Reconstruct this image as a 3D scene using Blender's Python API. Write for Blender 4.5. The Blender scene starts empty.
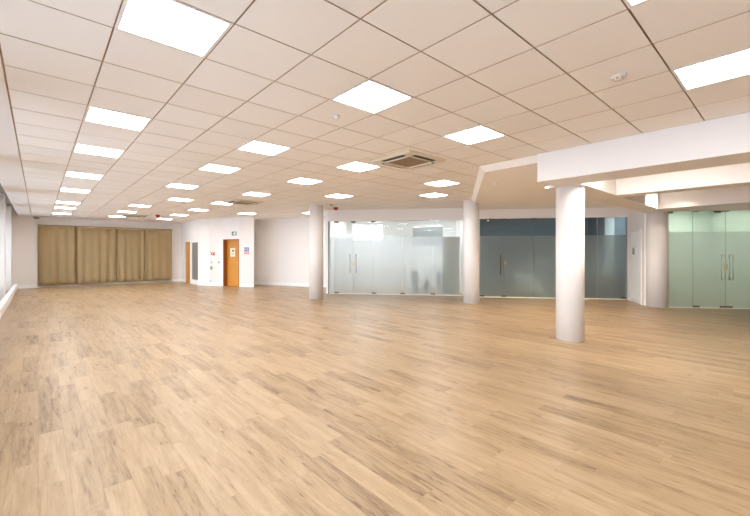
import bpy, bmesh, math, random
from mathutils import Vector, Matrix
random.seed(7)
scene = bpy.context.scene
C = scene.collection
R = math.radians

# ------------------------------------------------------------------ helpers
def obj(name, bm, mats, parent=None, smooth=False):
    me = bpy.data.meshes.new(name)
    bm.normal_update()
    if smooth:
        for f in bm.faces: f.smooth = True
    bm.to_mesh(me); bm.free()
    o = bpy.data.objects.new(name, me)
    for m in (mats if isinstance(mats, (list, tuple)) else [mats]):
        me.materials.append(m)
    C.objects.link(o)
    if parent is not None: o.parent = parent
    return o

def empty(name, loc=(0, 0, 0), rotz=0.0):
    o = bpy.data.objects.new(name, None)
    o.empty_display_size = 0.1
    o.location = loc; o.rotation_euler = (0, 0, rotz)
    C.objects.link(o)
    return o

def tag(o, label, cat, group=None):
    o['label'] = label; o['category'] = cat
    if group: o['group'] = group
    return o

def structure(o):
    o['kind'] = 'structure'
    return o

def add_box(bm, x0, x1, y0, y1, z0, z1, M=None, mi=0, bevel=0.0):
    b2 = bmesh.new()
    vs = [b2.verts.new((x, y, z)) for x in (x0, x1) for y in (y0, y1) for z in (z0, z1)]
    for idx in ((0, 1, 3, 2), (4, 6, 7, 5), (0, 4, 5, 1), (2, 3, 7, 6), (0, 2, 6, 4), (1, 5, 7, 3)):
        b2.faces.new([vs[i] for i in idx])
    if bevel > 0:
        bmesh.ops.bevel(b2, geom=b2.edges[:], offset=bevel, segments=2, affect='EDGES', profile=0.5)
    bmesh.ops.recalc_face_normals(b2, faces=b2.faces[:])
    merge(bm, b2, M, mi)

def merge(bm, b2, M=None, mi=0):
    vm = {}
    for v in b2.verts:
        vm[v] = bm.verts.new(M @ v.co if M is not None else v.co)
    for f in b2.faces:
        try:
            nf = bm.faces.new([vm[v] for v in f.verts]); nf.material_index = mi; nf.smooth = f.smooth
        except ValueError:
            pass
    b2.free()

def add_prism(bm, poly, z0, z1, poly_low=None, mi=0):
    """poly seen from above; poly_low optionally gives the bottom outline (a sloped edge)"""
    lo = poly_low or poly
    b2 = bmesh.new()
    a = [b2.verts.new((x, y, z0)) for x, y in lo]
    b = [b2.verts.new((x, y, z1)) for x, y in poly]
    n = len(poly)
    b2.faces.new(a[::-1]); b2.faces.new(b)
    for i in range(n):
        b2.faces.new((a[i], a[(i + 1) % n], b[(i + 1) % n], b[i]))
    bmesh.ops.recalc_face_normals(b2, faces=b2.faces[:])
    merge(bm, b2, None, mi)

def add_lathe(bm, prof, seg=48, M=None, mi=0, smooth=True):
    b2 = bmesh.new()
    rings = []
    for r, z in prof:
        if r < 1e-6:
            rings.append([b2.verts.new((0, 0, z))])
        else:
            rings.append([b2.verts.new((r * math.cos(2 * math.pi * i / seg), r * math.sin(2 * math.pi * i / seg), z)) for i in range(seg)])
    for a, b in zip(rings[:-1], rings[1:]):
        for i in range(seg):
            j = (i + 1) % seg
            if len(a) == 1 and len(b) == 1: continue
            if len(a) == 1: f = b2.faces.new((a[0], b[j], b[i]))
            elif len(b) == 1: f = b2.faces.new((a[i], a[j], b[0]))
            else: f = b2.faces.new((a[i], a[j], b[j], b[i]))
            f.smooth = smooth
    bmesh.ops.recalc_face_normals(b2, faces=b2.faces[:])
    merge(bm, b2, M, mi)

def add_tube(bm, pts, r, seg=12, M=None, mi=0):
    b2 = bmesh.new()
    pts = [Vector(p) for p in pts]
    rings = []
    for i, p in enumerate(pts):
        t = (pts[min(i + 1, len(pts) - 1)] - pts[max(i - 1, 0)]).normalized()
        u = t.cross(Vector((0.31, 0.77, 0.55))).normalized(); w = t.cross(u)
        rings.append([b2.verts.new(p + r * (math.cos(2 * math.pi * k / seg) * u + math.sin(2 * math.pi * k / seg) * w)) for k in range(seg)])
    for a, b in zip(rings[:-1], rings[1:]):
        for k in range(seg):
            f = b2.faces.new((a[k], a[(k + 1) % seg], b[(k + 1) % seg], b[k])); f.smooth = True
    b2.faces.new(rings[0][::-1]); b2.faces.new(rings[-1])
    bmesh.ops.recalc_face_normals(b2, faces=b2.faces[:])
    merge(bm, b2, M, mi)

def frame_on(P, Q):
    """local frame of a wall line P->Q: x along it, y outwards (left of travel, away from the hall)"""
    d = Vector((Q[0] - P[0], Q[1] - P[1], 0)); L = d.length; d.normalize()
    n = Vector((-d.y, d.x, 0))
    M = Matrix(((d.x, n.x, 0, P[0]), (d.y, n.y, 0, P[1]), (0, 0, 1, 0), (0, 0, 0, 1)))
    return M, L, math.atan2(d.y, d.x)

def wall_run(bm, P, Q, z0, z1, t=0.14, holes=(), ext0=0.0, ext1=0.0):
    M, L, _ = frame_on(P, Q)
    xs = sorted({-ext0, L + ext1, *[h[0] for h in holes], *[h[1] for h in holes]})
    for a, b in zip(xs[:-1], xs[1:]):
        zz = [(z0, z1)]
        for h in holes:
            if h[0] <= a + 1e-6 and b <= h[1] + 1e-6:
                zz = [(z0, h[2]), (h[3], z1)]
        for c, d in zz:
            if d - c > 1e-4: add_box(bm, a, b, 0, t, c, d, M)

def base_run(bm, P, Q, skips=(), h=0.145, t=0.018):
    M, L, _ = frame_on(P, Q)
    xs = [0.0]
    for s in skips: xs += [s[0], s[1]]
    xs.append(L)
    for a, b in zip(xs[::2], xs[1::2]):
        if b - a > 0.01: add_box(bm, a, b, -t, 0, 0, h, M, bevel=0.004)

# ------------------------------------------------------------------ materials
def new_mat(name):
    m = bpy.data.materials.new(name); m.use_nodes = True
    nt = m.node_tree; nt.nodes.clear()
    out = nt.nodes.new('ShaderNodeOutputMaterial')
    return m, nt, out

def node(nt, kind, **kw):
    n = nt.nodes.new(kind)
    for k, v in kw.items():
        if k in n.inputs.keys(): n.inputs[k].default_value = v
        else: setattr(n, k, v)
    return n

def math_n(nt, op, a, b=None, c=None):
    n = nt.nodes.new('ShaderNodeMath'); n.operation = op
    for i, v in enumerate((a, b, c)):
        if v is None: continue
        if isinstance(v, (int, float)): n.inputs[i].default_value = v
        else: nt.links.new(v, n.inputs[i])
    return n.outputs[0]

def plain(name, col, rough=0.5, spec=0.5, metal=0.0, var=0.0, scale=3.0, bump=0.0, bscale=60.0):
    m, nt, out = new_mat(name)
    p = node(nt, 'ShaderNodeBsdfPrincipled')
    p.inputs['Base Color'].default_value = (*col, 1); p.inputs['Roughness'].default_value = rough
    p.inputs['Metallic'].default_value = metal; p.inputs['Specular IOR Level'].default_value = spec
    tc = node(nt, 'ShaderNodeTexCoord')
    if var > 0:
        nz = node(nt, 'ShaderNodeTexNoise', Scale=scale, Detail=3.0)
        nt.links.new(tc.outputs['Object'], nz.inputs['Vector'])
        mx = node(nt, 'ShaderNodeMix', data_type='RGBA')
        mx.inputs[6].default_value = (*[c * (1 - var) for c in col], 1)
        mx.inputs[7].default_value = (*[min(1, c * (1 + var)) for c in col], 1)
        nt.links.new(nz.outputs['Fac'], mx.inputs[0]); nt.links.new(mx.outputs[2], p.inputs['Base Color'])
    if bump > 0:
        nb = node(nt, 'ShaderNodeTexNoise', Scale=bscale, Detail=4.0)
        nt.links.new(tc.outputs['Object'], nb.inputs['Vector'])
        b = node(nt, 'ShaderNodeBump', Strength=bump, Distance=0.004)
        nt.links.new(nb.outputs['Fac'], b.inputs['Height']); nt.links.new(b.outputs[0], p.inputs['Normal'])
    nt.links.new(p.outputs[0], out.inputs[0])
    return m

def emitter(name, col, strength):
    m, nt, out = new_mat(name)
    e = node(nt, 'ShaderNodeEmission'); e.inputs[0].default_value = (*col, 1); e.inputs[1].default_value = strength
    nt.links.new(e.outputs[0], out.inputs[0])
    return m

def clear_glass(name, tint=(0.9, 0.97, 0.95)):
    m, nt, out = new_mat(name)
    t = node(nt, 'ShaderNodeBsdfTransparent'); t.inputs[0].default_value = (*tint, 1)
    g = node(nt, 'ShaderNodeBsdfGlossy', Roughness=0.02)
    fr = node(nt, 'ShaderNodeFresnel', IOR=1.45)
    mx = node(nt, 'ShaderNodeMixShader')
    nt.links.new(fr.outputs[0], mx.inputs[0]); nt.links.new(t.outputs[0], mx.inputs[1]); nt.links.new(g.outputs[0], mx.inputs[2])
    nt.links.new(mx.outputs[0], out.inputs[0])
    return m

def frosted(name, tint, see=0.35, white=(0.75, 0.8, 0.78), refl=0.12, share=0.22):
    """etched film: part clear, part scattering, with a soft sheen"""
    m, nt, out = new_mat(name)
    t = node(nt, 'ShaderNodeBsdfTransparent'); t.inputs[0].default_value = (*tint, 1)
    tr = node(nt, 'ShaderNodeBsdfTranslucent'); tr.inputs[0].default_value = (*white, 1)
    df = node(nt, 'ShaderNodeBsdfDiffuse'); df.inputs[0].default_value = (*white, 1)
    g = node(nt, 'ShaderNodeBsdfGlossy', Roughness=0.22)
    m1 = node(nt, 'ShaderNodeMixShader'); m1.inputs[0].default_value = share
    nt.links.new(tr.outputs[0], m1.inputs[1]); nt.links.new(df.outputs[0], m1.inputs[2])
    m2 = node(nt, 'ShaderNodeMixShader'); m2.inputs[0].default_value = see
    nt.links.new(m1.outputs[0], m2.inputs[1]); nt.links.new(t.outputs[0], m2.inputs[2])
    m3 = node(nt, 'ShaderNodeMixShader'); m3.inputs[0].default_value = refl
    nt.links.new(m2.outputs[0], m3.inputs[1]); nt.links.new(g.outputs[0], m3.inputs[2])
    nt.links.new(m3.outputs[0], out.inputs[0])
    return m

def floor_material():
    m, nt, out = new_mat('oak_vinyl_planks')
    L = nt.links
    p = node(nt, 'ShaderNodeBsdfPrincipled')
    tc = node(nt, 'ShaderNodeTexCoord')
    sp = node(nt, 'ShaderNodeSeparateXYZ'); L.new(tc.outputs['Object'], sp.inputs[0])
    W, LEN = 0.152, 0.92
    xs = math_n(nt, 'DIVIDE', sp.outputs[0], W); col = math_n(nt, 'FLOOR', xs)
    wn = node(nt, 'ShaderNodeTexWhiteNoise', noise_dimensions='1D'); L.new(col, wn.inputs['W'])
    ys = math_n(nt, 'ADD', math_n(nt, 'DIVIDE', sp.outputs[1], LEN), wn.outputs['Value'])
    row = math_n(nt, 'FLOOR', ys)
    cb = node(nt, 'ShaderNodeCombineXYZ'); L.new(col, cb.inputs[0]); L.new(row, cb.inputs[1])
    pr = node(nt, 'ShaderNodeTexWhiteNoise', noise_dimensions='2D'); L.new(cb.outputs[0], pr.inputs['Vector'])
    # grain coordinates, shifted plank by plank
    sh = node(nt, 'ShaderNodeVectorMath', operation='MULTIPLY'); L.new(pr.outputs['Color'], sh.inputs[0]); sh.inputs[1].default_value = (17, 31, 9)
    ad = node(nt, 'ShaderNodeVectorMath', operation='ADD'); L.new(tc.outputs['Object'], ad.inputs[0]); L.new(sh.outputs[0], ad.inputs[1])
    st = node(nt, 'ShaderNodeVectorMath', operation='MULTIPLY'); L.new(ad.outputs[0], st.inputs[0]); st.inputs[1].default_value = (17, 1.5, 1)
    n1 = node(nt, 'ShaderNodeTexNoise', Scale=1.0, Detail=4.0, Roughness=0.6, Distortion=0.7); L.new(st.outputs[0], n1.inputs['Vector'])
    st2 = node(nt, 'ShaderNodeVectorMath', operation='MULTIPLY'); L.new(ad.outputs[0], st2.inputs[0]); st2.inputs[1].default_value = (120, 5, 1)
    n2 = node(nt, 'ShaderNodeTexNoise', Scale=1.0, Detail=3.0, Roughness=0.6); L.new(st2.outputs[0], n2.inputs['Vector'])
    # cathedral figure
    st3 = node(nt, 'ShaderNodeVectorMath', operation='MULTIPLY'); L.new(ad.outputs[0], st3.inputs[0]); st3.inputs[1].default_value = (9, 0.9, 1)
    n3 = node(nt, 'ShaderNodeTexNoise', Scale=1.0, Detail=1.5, Roughness=0.4, Distortion=0.4); L.new(st3.outputs[0], n3.inputs['Vector'])
    ring = math_n(nt, 'ABSOLUTE', math_n(nt, 'SINE', math_n(nt, 'MULTIPLY', n3.outputs['Fac'], 55.0)))
    ring = math_n(nt, 'POWER', math_n(nt, 'SUBTRACT', 1.0, ring), 3.0)
    ramp = node(nt, 'ShaderNodeValToRGB'); cr = ramp.color_ramp
    cr.elements[0].position = 0.22; cr.elements[0].color = FLOOR_D
    cr.elements[1].position = 0.62; cr.elements[1].color = FLOOR_L
    e = cr.elements.new(0.42); e.color = FLOOR_M
    v = math_n(nt, 'ADD', math_n(nt, 'MULTIPLY', n1.outputs['Fac'], 0.62), math_n(nt, 'MULTIPLY', pr.outputs['Value'], 0.19))
    v = math_n(nt, 'ADD', v, math_n(nt, 'MULTIPLY', math_n(nt, 'SUBTRACT', n2.outputs['Fac'], 0.5), 0.30))
    v = math_n(nt, 'SUBTRACT', math_n(nt, 'ADD', v, 0.06), math_n(nt, 'MULTIPLY', ring, 0.07))
    st4 = node(nt, 'ShaderNodeVectorMath', operation='MULTIPLY'); L.new(ad.outputs[0], st4.inputs[0]); st4.inputs[1].default_value = (30, 4.5, 1)
    n4 = node(nt, 'ShaderNodeTexNoise', Scale=1.0, Detail=2.0, Roughness=0.5, Distortion=0.5); L.new(st4.outputs[0], n4.inputs['Vector'])
    fl = math_n(nt, 'MAXIMUM', math_n(nt, 'SUBTRACT', n4.outputs['Fac'], 0.60), 0.0)
    v = math_n(nt, 'SUBTRACT', math_n(nt, 'ADD', v, 0.01), math_n(nt, 'MULTIPLY', fl, 1.15))
    L.new(v, ramp.inputs[0])
    # seams
    fx = math_n(nt, 'FRACT', xs); fy = math_n(nt, 'FRACT', ys)
    ex = math_n(nt, 'MULTIPLY', math_n(nt, 'MINIMUM', fx, math_n(nt, 'SUBTRACT', 1.0, fx)), W)
    ey = math_n(nt, 'MULTIPLY', math_n(nt, 'MINIMUM', fy, math_n(nt, 'SUBTRACT', 1.0, fy)), LEN)
    seam = math_n(nt, 'LESS_THAN', math_n(nt, 'MINIMUM', ex, ey), 0.0016)
    mx = node(nt, 'ShaderNodeMix', data_type='RGBA'); L.new(math_n(nt, 'MULTIPLY', seam, 0.35), mx.inputs[0])
    L.new(ramp.outputs[0], mx.inputs[6]); mx.inputs[7].default_value = (0.2, 0.11, 0.05, 1)
    L.new(mx.outputs[2], p.inputs['Base Color'])
    p.inputs['Roughness'].default_value = 0.36; p.inputs['Specular IOR Level'].default_value = 0.5
    b = node(nt, 'ShaderNodeBump', Strength=0.08, Distance=0.002); L.new(n2.outputs['Fac'], b.inputs['Height']); L.new(b.outputs[0], p.inputs['Normal'])
    L.new(p.outputs[0], out.inputs[0])
    return m

FLOOR_D = (0.165, 0.093, 0.042, 1); FLOOR_M = (0.36, 0.241, 0.13, 1); FLOOR_L = (0.45, 0.317, 0.188, 1)

def tile_material():
    m, nt, out = new_mat('mineral_fibre_tiles'); L = nt.links
    p = node(nt, 'ShaderNodeBsdfPrincipled'); p.inputs['Roughness'].default_value = 0.9; p.inputs['Specular IOR Level'].default_value = 0.15
    tc = node(nt, 'ShaderNodeTexCoord')
    at = node(nt, 'ShaderNodeAttribute', attribute_name='tile_tone')
    mx = node(nt, 'ShaderNodeMix', data_type='RGBA'); L.new(at.outputs['Fac'], mx.inputs[0])
    mx.inputs[6].default_value = (0.865, 0.83, 0.79, 1); mx.inputs[7].default_value = (0.905, 0.88, 0.85, 1)
    L.new(mx.outputs[2], p.inputs['Base Color'])
    nb = node(nt, 'ShaderNodeTexNoise', Scale=180.0, Detail=2.0); L.new(tc.outputs['Object'], nb.inputs['Vector'])
    b = node(nt, 'ShaderNodeBump', Strength=0.15, Distance=0.002); L.new(nb.outputs['Fac'], b.inputs['Height']); L.new(b.outputs[0], p.inputs['Normal'])
    L.new(p.outputs[0], out.inputs[0])
    return m

def curtain_material():
    m, nt, out = new_mat('olive_gold_curtain'); L = nt.links
    p = node(nt, 'ShaderNodeBsdfPrincipled'); p.inputs['Roughness'].default_value = 0.85; p.inputs['Specular IOR Level'].default_value = 0.15
    p.inputs['Sheen Weight'].default_value = 0.2
    tc = node(nt, 'ShaderNodeTexCoord')
    mp = node(nt, 'ShaderNodeMapping'); mp.inputs['Scale'].default_value = (90, 90, 4); L.new(tc.outputs['Object'], mp.inputs[0])
    nz = node(nt, 'ShaderNodeTexNoise', Scale=1.0, Detail=3.0); L.new(mp.outputs[0], nz.inputs['Vector'])
    mx = node(nt, 'ShaderNodeMix', data_type='RGBA'); L.new(nz.outputs['Fac'], mx.inputs[0])
    mx.inputs[6].default_value = (0.58, 0.45, 0.245, 1); mx.inputs[7].default_value = (0.70, 0.565, 0.335, 1)
    L.new(mx.outputs[2], p.inputs['Base Color']); L.new(p.outputs[0], out.inputs[0])
    return m

M_white = plain('white_wall_paint', (0.83, 0.80, 0.78), 0.6, 0.3, var=0.015, scale=0.8, bump=0.05)
M_trimw = plain('white_gloss_trim', (0.92, 0.925, 0.93), 0.35, 0.5)
M_soffit = plain('white_plaster_soffit', (0.92, 0.885, 0.84), 0.75, 0.2, var=0.015, scale=0.7)
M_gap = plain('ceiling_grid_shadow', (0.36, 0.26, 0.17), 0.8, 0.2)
M_tile = tile_material()
M_floor = floor_material()
M_panel = emitter('light_diffuser', (1.0, 0.98, 0.955), 15.5)
M_cove = emitter('cove_lamp_glow', (1.0, 0.95, 0.88), 130.0)
M_fill = emitter('fill_lamp_glow', (0.88, 0.95, 1.0), 38.0)
M_down = emitter('downlight_lens', (1.0, 0.93, 0.82), 110.0)
M_frame = plain('light_frame_white', (0.82, 0.80, 0.77), 0.4)
M_curtain = curtain_material()
M_acw = plain('air_conditioner_plastic', (0.70, 0.63, 0.50), 0.45)
M_acgrille = plain('air_conditioner_grille', (0.36, 0.265, 0.165), 0.6, var=0.1, scale=40)
M_black = plain('dark_slot', (0.035, 0.028, 0.02), 0.6)
M_steel = plain('brushed_steel', (0.55, 0.52, 0.48), 0.3, 0.5, 0.9)
M_bronze = plain('dark_patch_metal', (0.16, 0.12, 0.09), 0.4, 0.5, 0.7)
M_brass = plain('brass_lock', (0.62, 0.42, 0.18), 0.35, 0.5, 0.8)
M_door = plain('orange_oak_veneer', (0.60, 0.255, 0.025), 0.4, 0.4, var=0.12, scale=5)
M_frameb = plain('brown_door_frame', (0.34, 0.10, 0.02), 0.45, var=0.1, scale=6)
M_greypane = plain('grey_obscured_glazing', (0.20, 0.195, 0.185), 0.3)
M_red = plain('red_alarm_plastic', (0.50, 0.03, 0.025), 0.35)
M_dred = plain('dark_red_beacon', (0.22, 0.018, 0.012), 0.3)
M_green = plain('exit_sign_green', (0.015, 0.16, 0.075), 0.5)
M_sign = plain('sign_white', (0.85, 0.86, 0.82), 0.5)
M_cream = plain('cream_notice_paper', (0.82, 0.80, 0.66), 0.6)
M_ink = plain('dark_print', (0.08, 0.08, 0.08), 0.6)
M_blue = plain('notice_blue', (0.05, 0.10, 0.42), 0.5)
M_pink = plain('notice_red', (0.70, 0.13, 0.12), 0.5)
M_greyp = plain('grey_plastic', (0.30, 0.29, 0.28), 0.5)
M_plastw = plain('white_plastic', (0.80, 0.79, 0.77), 0.35)
M_detect = plain('aged_white_plastic', (0.74, 0.69, 0.62), 0.5)
M_clear = clear_glass('clear_glass', (0.96, 0.985, 0.98))
M_cleard = clear_glass('clear_dark_glass', (0.90, 0.95, 0.97))
M_clearg = clear_glass('clear_green_glass', (0.88, 0.955, 0.92))
M_tintwin = clear_glass('tinted_window_glass', (0.07, 0.085, 0.095))
M_win = clear_glass('window_glass', (0.97, 0.98, 1.0))
M_frost = frosted('frosted_film_bright', (0.88, 0.95, 0.94), 0.46, (0.90, 0.94, 0.97), 0.05)
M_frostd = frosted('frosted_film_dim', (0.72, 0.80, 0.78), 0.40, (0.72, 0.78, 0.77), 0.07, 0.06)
M_frostg = frosted('frosted_film_green', (0.70, 0.86, 0.78), 0.28, (0.78, 0.83, 0.78), 0.07)
M_edge = plain('glass_edge_green', (0.20, 0.33, 0.28), 0.2)
M_edgedark = plain('dark_green_channel', (0.13, 0.16, 0.14), 0.3)
M_darkwall = plain('unlit_room_walls', (0.16, 0.195, 0.215), 0.7, var=0.05)  # slate tint stands in for the gloom of an unlit room
M_offwall = plain('office_white_paint', (0.84, 0.86, 0.87), 0.7, var=0.02)
M_lobby = plain('pale_green_lobby_paint', (0.70, 0.74, 0.68), 0.7, var=0.03)
M_officecur = plain('sage_curtain_cloth', (0.36, 0.37, 0.25), 0.9, 0.1, var=0.15, scale=12)
M_blind = plain('grey_blue_blind', (0.42, 0.47, 0.50), 0.5)
M_cab = plain('grey_cabinet_laminate', (0.32, 0.32, 0.31), 0.5)
M_cabd = plain('dark_brown_cabinet', (0.055, 0.045, 0.03), 0.55)
M_cabt = plain('grey_worktop', (0.30, 0.31, 0.29), 0.4)
M_leaf = plain('dark_green_leaf', (0.03, 0.06, 0.035), 0.6, var=0.3, scale=20)
M_pot = plain('grey_pot', (0.20, 0.20, 0.19), 0.6)
M_pale = plain('pale_fabric', (0.50, 0.48, 0.42), 0.85)

CEIL = 3.0
# ------------------------------------------------------------------ plan of the room (metres, camera above the origin)
A0 = (-1.6, 21.2); B0 = (5.55, 21.2)
C1 = (5.44, 18.02); C2 = (5.70, 17.42); C3 = (6.05, 17.05); C4 = (6.47, 15.92); C5 = (6.90, 15.50)
D0 = (7.50, 16.70); D1 = (9.21, 13.16)
G0 = (7.755, 11.17); G1 = (10.83, 7.55); G2 = (10.83, 7.02); G3 = (13.78, 3.48)
E1 = (12.58, 2.80); E2 = (12.55, 2.28); E3 = (14.63, -0.15); E4 = (18.5, -4.8); F0 = (-1.6, -4.8)

# floor
bm = bmesh.new(); add_box(bm, -1.8, 21, -5.0, 22, -0.1, 0.0)
structure(obj('floor', bm, M_floor))

# ------------------------------------------------------------------ ceiling of tiles
X0, Y0, TX, TY = 2.172, 2.499, 0.5962, 0.60
light_cells = ([(-3, j) for j in (-8, -4, 0, 4, 7, 11, 15, 20, 23, 27)] +
               [(0, j) for j in (-8, -4, 0, 4, 7, 11)] + [(1, 15)] + [(0, j) for j in (19, 23, 27)] +
               [(3, j) for j in (-8, -4, 0, 4, 7, 11, 15, 19, 23, 27)] +
               [(6, 9), (6, 19), (7, 4), (9, 6), (9, 16)])
bm = bmesh.new()
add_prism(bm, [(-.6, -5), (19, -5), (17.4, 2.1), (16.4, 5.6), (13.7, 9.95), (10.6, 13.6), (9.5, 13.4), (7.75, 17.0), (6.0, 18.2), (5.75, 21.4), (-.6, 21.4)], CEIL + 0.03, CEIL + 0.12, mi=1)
tone = {}
for i in range(-4, 19):
    for j in range(-13, 32):
        if (i, j) in light_cells: continue
        x, y = X0 + i * TX, Y0 + j * TY
        if y < -4.8 or y > 21.2 or x > 10.9: continue
        y1 = min(y + TY, 21.2)
        dz = random.uniform(-0.0007, 0.0007)
        n0 = len(bm.faces)
        g = 0.006; gy = 0.0062
        add_box(bm, x + g, x + TX - g, y + gy, y1 - gy, CEIL + dz, CEIL + 0.02 + dz)
        bm.faces.ensure_lookup_table()
        t = min(1, max(0, random.gauss(0.6, 0.22)))
        for k in range(n0, len(bm.faces)): tone[k] = t
        for k in range(n0, len(bm.faces)):
            bm.faces[k].normal_update()
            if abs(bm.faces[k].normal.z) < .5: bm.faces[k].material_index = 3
# tee bars
for i in range(-4, 20):
    x = X0 + i * TX
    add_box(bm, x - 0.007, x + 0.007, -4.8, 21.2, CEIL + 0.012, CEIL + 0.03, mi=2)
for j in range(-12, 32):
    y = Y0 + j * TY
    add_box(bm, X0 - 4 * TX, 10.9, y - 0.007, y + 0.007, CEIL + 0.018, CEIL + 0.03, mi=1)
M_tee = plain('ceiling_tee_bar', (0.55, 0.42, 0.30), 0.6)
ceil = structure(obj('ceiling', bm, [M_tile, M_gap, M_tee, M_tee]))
att = ceil.data.attributes.new('tile_tone', 'FLOAT', 'FACE')
for k, v in tone.items():
    if k < len(att.data): att.data[k].value = v
# plain margin along the window side, with the higher window bay beyond
bm = bmesh.new()
add_box(bm, -0.60, X0 - 4 * TX - 0.008, -4.8, 21.2, CEIL - 0.004, CEIL + 0.12)
add_box(bm, -0.62, -0.60, -4.8, 21.2, CEIL - 0.004, 3.45)
structure(obj('trim_1', bm, M_white))
bm = bmesh.new(); add_box(bm, -1.75, -0.62, -4.8, 21.35, 3.30, 3.45)
structure(obj('trim_9', bm, plain('shaded_bay_ceiling', (0.30, 0.26, 0.22), 0.8, 0.2, var=0.1)))  # dark grey-brown stands for the shade on the bay ceiling

# ------------------------------------------------------------------ left wall: piers and windows
wins = [(-4.2, 0.3), (0.9, 4.3), (4.9, 8.3), (8.9, 12.3), (12.9, 16.3), (16.9, 20.25)]
bm = bmesh.new()
wall_run(bm, (-1.6, -4.8), (-1.6, 21.2), 0, 3.32, 0.16, [(a + 4.8, b + 4.8, 0.45, 2.75) for a, b in wins])
for y0, y1 in [(-4.8, -4.2), (0.3, 0.9), (4.3, 4.9), (8.3, 8.9), (12.3, 12.9), (16.3, 16.9), (20.25, 21.2)]:
    add_box(bm, -1.6, -0.78, y0, y1, 0, 3.3)
structure(obj('wall_left', bm, M_white))
for k, (a, b) in enumerate(wins):
    w = structure(empty('window_%d' % (k + 1), (-1.66, a, 0.45)))
    bm = bmesh.new(); L = b - a
    for x0, x1, z0, z1 in [(0, L, 0, .06), (0, L, 2.24, 2.30), (0, .06, .06, 2.24), (L - .06, L, .06, 2.24), (L / 2 - .03, L / 2 + .03, .06, 2.24)]:
        add_box(bm, -0.03, 0.03, x0, x1, z0, z1, bevel=0.004)
    add_box(bm, -0.03, 0.03, 0.06, L / 2 - .03, 1.7, 1.75); add_box(bm, -0.03, 0.03, L / 2 + .03, L - .06, 1.7, 1.75)
    obj('window_frame', bm, M_trimw, w)
    bm = bmesh.new(); add_box(bm, -0.004, 0.004, 0.05, L - 0.05, 0.05, 2.25)
    obj('pane', bm, M_win, w)
    bm = bmesh.new(); add_box(bm, 0.03, 0.20, 0.002, L - 0.002, 0.0, 0.03, bevel=0.005)
    obj('window_sill', bm, M_trimw, w)
# boxed pipe run on the floor line of the window bay
bm = bmesh.new()
add_box(bm, -0.72, -0.62, -4.7, 21.18, 0.0, 0.205, bevel=0.012)
add_box(bm, -0.725, -0.610, -4.7, 21.18, 0.205, 0.225, bevel=0.006)
structure(obj('trim_2', bm, M_trimw))

# ------------------------------------------------------------------ far wall and right-hand walls
bm = bmesh.new(); wall_run(bm, A0, B0, 0, 3.4, ext0=0.15, ext1=0.15)
structure(obj('wall_far', bm, M_white))
LOB = [(0.72, 1.72, 0.0, 2.02), (1.93, 3.08, 0.17, 2.0)]
bm = bmesh.new(); wall_run(bm, B0, C1, 0, 3.1, holes=LOB)
structure(obj('wall_lobby', bm, M_white))
Mx, Lx, ax = frame_on(C3, C4)
DH = [(0.18, 1.16, 0.0, 2.07)]
bm = bmesh.new()
wall_run(bm, C1, C2, 0, 3.1); wall_run(bm, C2, C3, 0, 3.1)
wall_run(bm, C3, C4, 0, 3.1, t=0.25, holes=DH)
add_prism(bm, [C4, C5, D0, (D0[0] - .12, D0[1] + .2), (C4[0] + .35, C4[1] + .3)], 0, 3.1)
structure(obj('wall_exit', bm, M_white))
bm = bmesh.new(); wall_run(bm, D0, D1, 0, 3.1, ext0=0.2)
structure(obj('wall_back', bm, M_white))
bm = bmesh.new(); wall_run(bm, D1, G0, 0, 3.1, t=0.08, ext1=-0.02)
structure(obj('wall_return', bm, M_white))
# glazed wall heads, piers
HEAD = 2.60
bm = bmesh.new()
wall_run(bm, G0, G1, HEAD, 3.1); add_prism(bm, [G1, (G1[0] + .3, G1[1] + .1), (G2[0] + .3, G2[1] + .1), G2], 0, 3.1)
wall_run(bm, G2, G3, 0, 3.1, holes=[(0.06, 2.72, 0, HEAD), (3.1, 4.60, 0, HEAD)])
structure(obj('wall_glazed', bm, M_white))
bm = bmesh.new()
wall_run(bm, G3, E1, 0, 3.1, t=0.12); wall_run(bm, E1, E2, 0, 3.1, t=0.12)
structure(obj('wall_riser', bm, M_white))
bm = bmesh.new()
wall_run(bm, E2, E3, HEAD + .01, 3.1); wall_run(bm, E3, E4, 0, 3.1)
structure(obj('wall_right', bm, M_white))
bm = bmesh.new(); wall_run(bm, E4, F0, 0, 3.4)
structure(obj('wall_near', bm, M_white))

# baseboards
for nm, runs in (('baseboard_far', [((-0.6, 21.2), B0, ())]),
                 ('baseboard_lobby', [(B0, C1, [(0.66, 1.78)])]),
                 ('baseboard_exit', [(C1, C2, ()), (C2, C3, ()), (C3, C4, [(0.15, 1.19)]), (C4, C5, ())]),
                 ('baseboard_back', [(D0, D1, ())])):
    bm = bmesh.new()
    for P, Q, sk in runs: base_run(bm, P, Q, sk)
    structure(obj(nm, bm, M_trimw))

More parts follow.
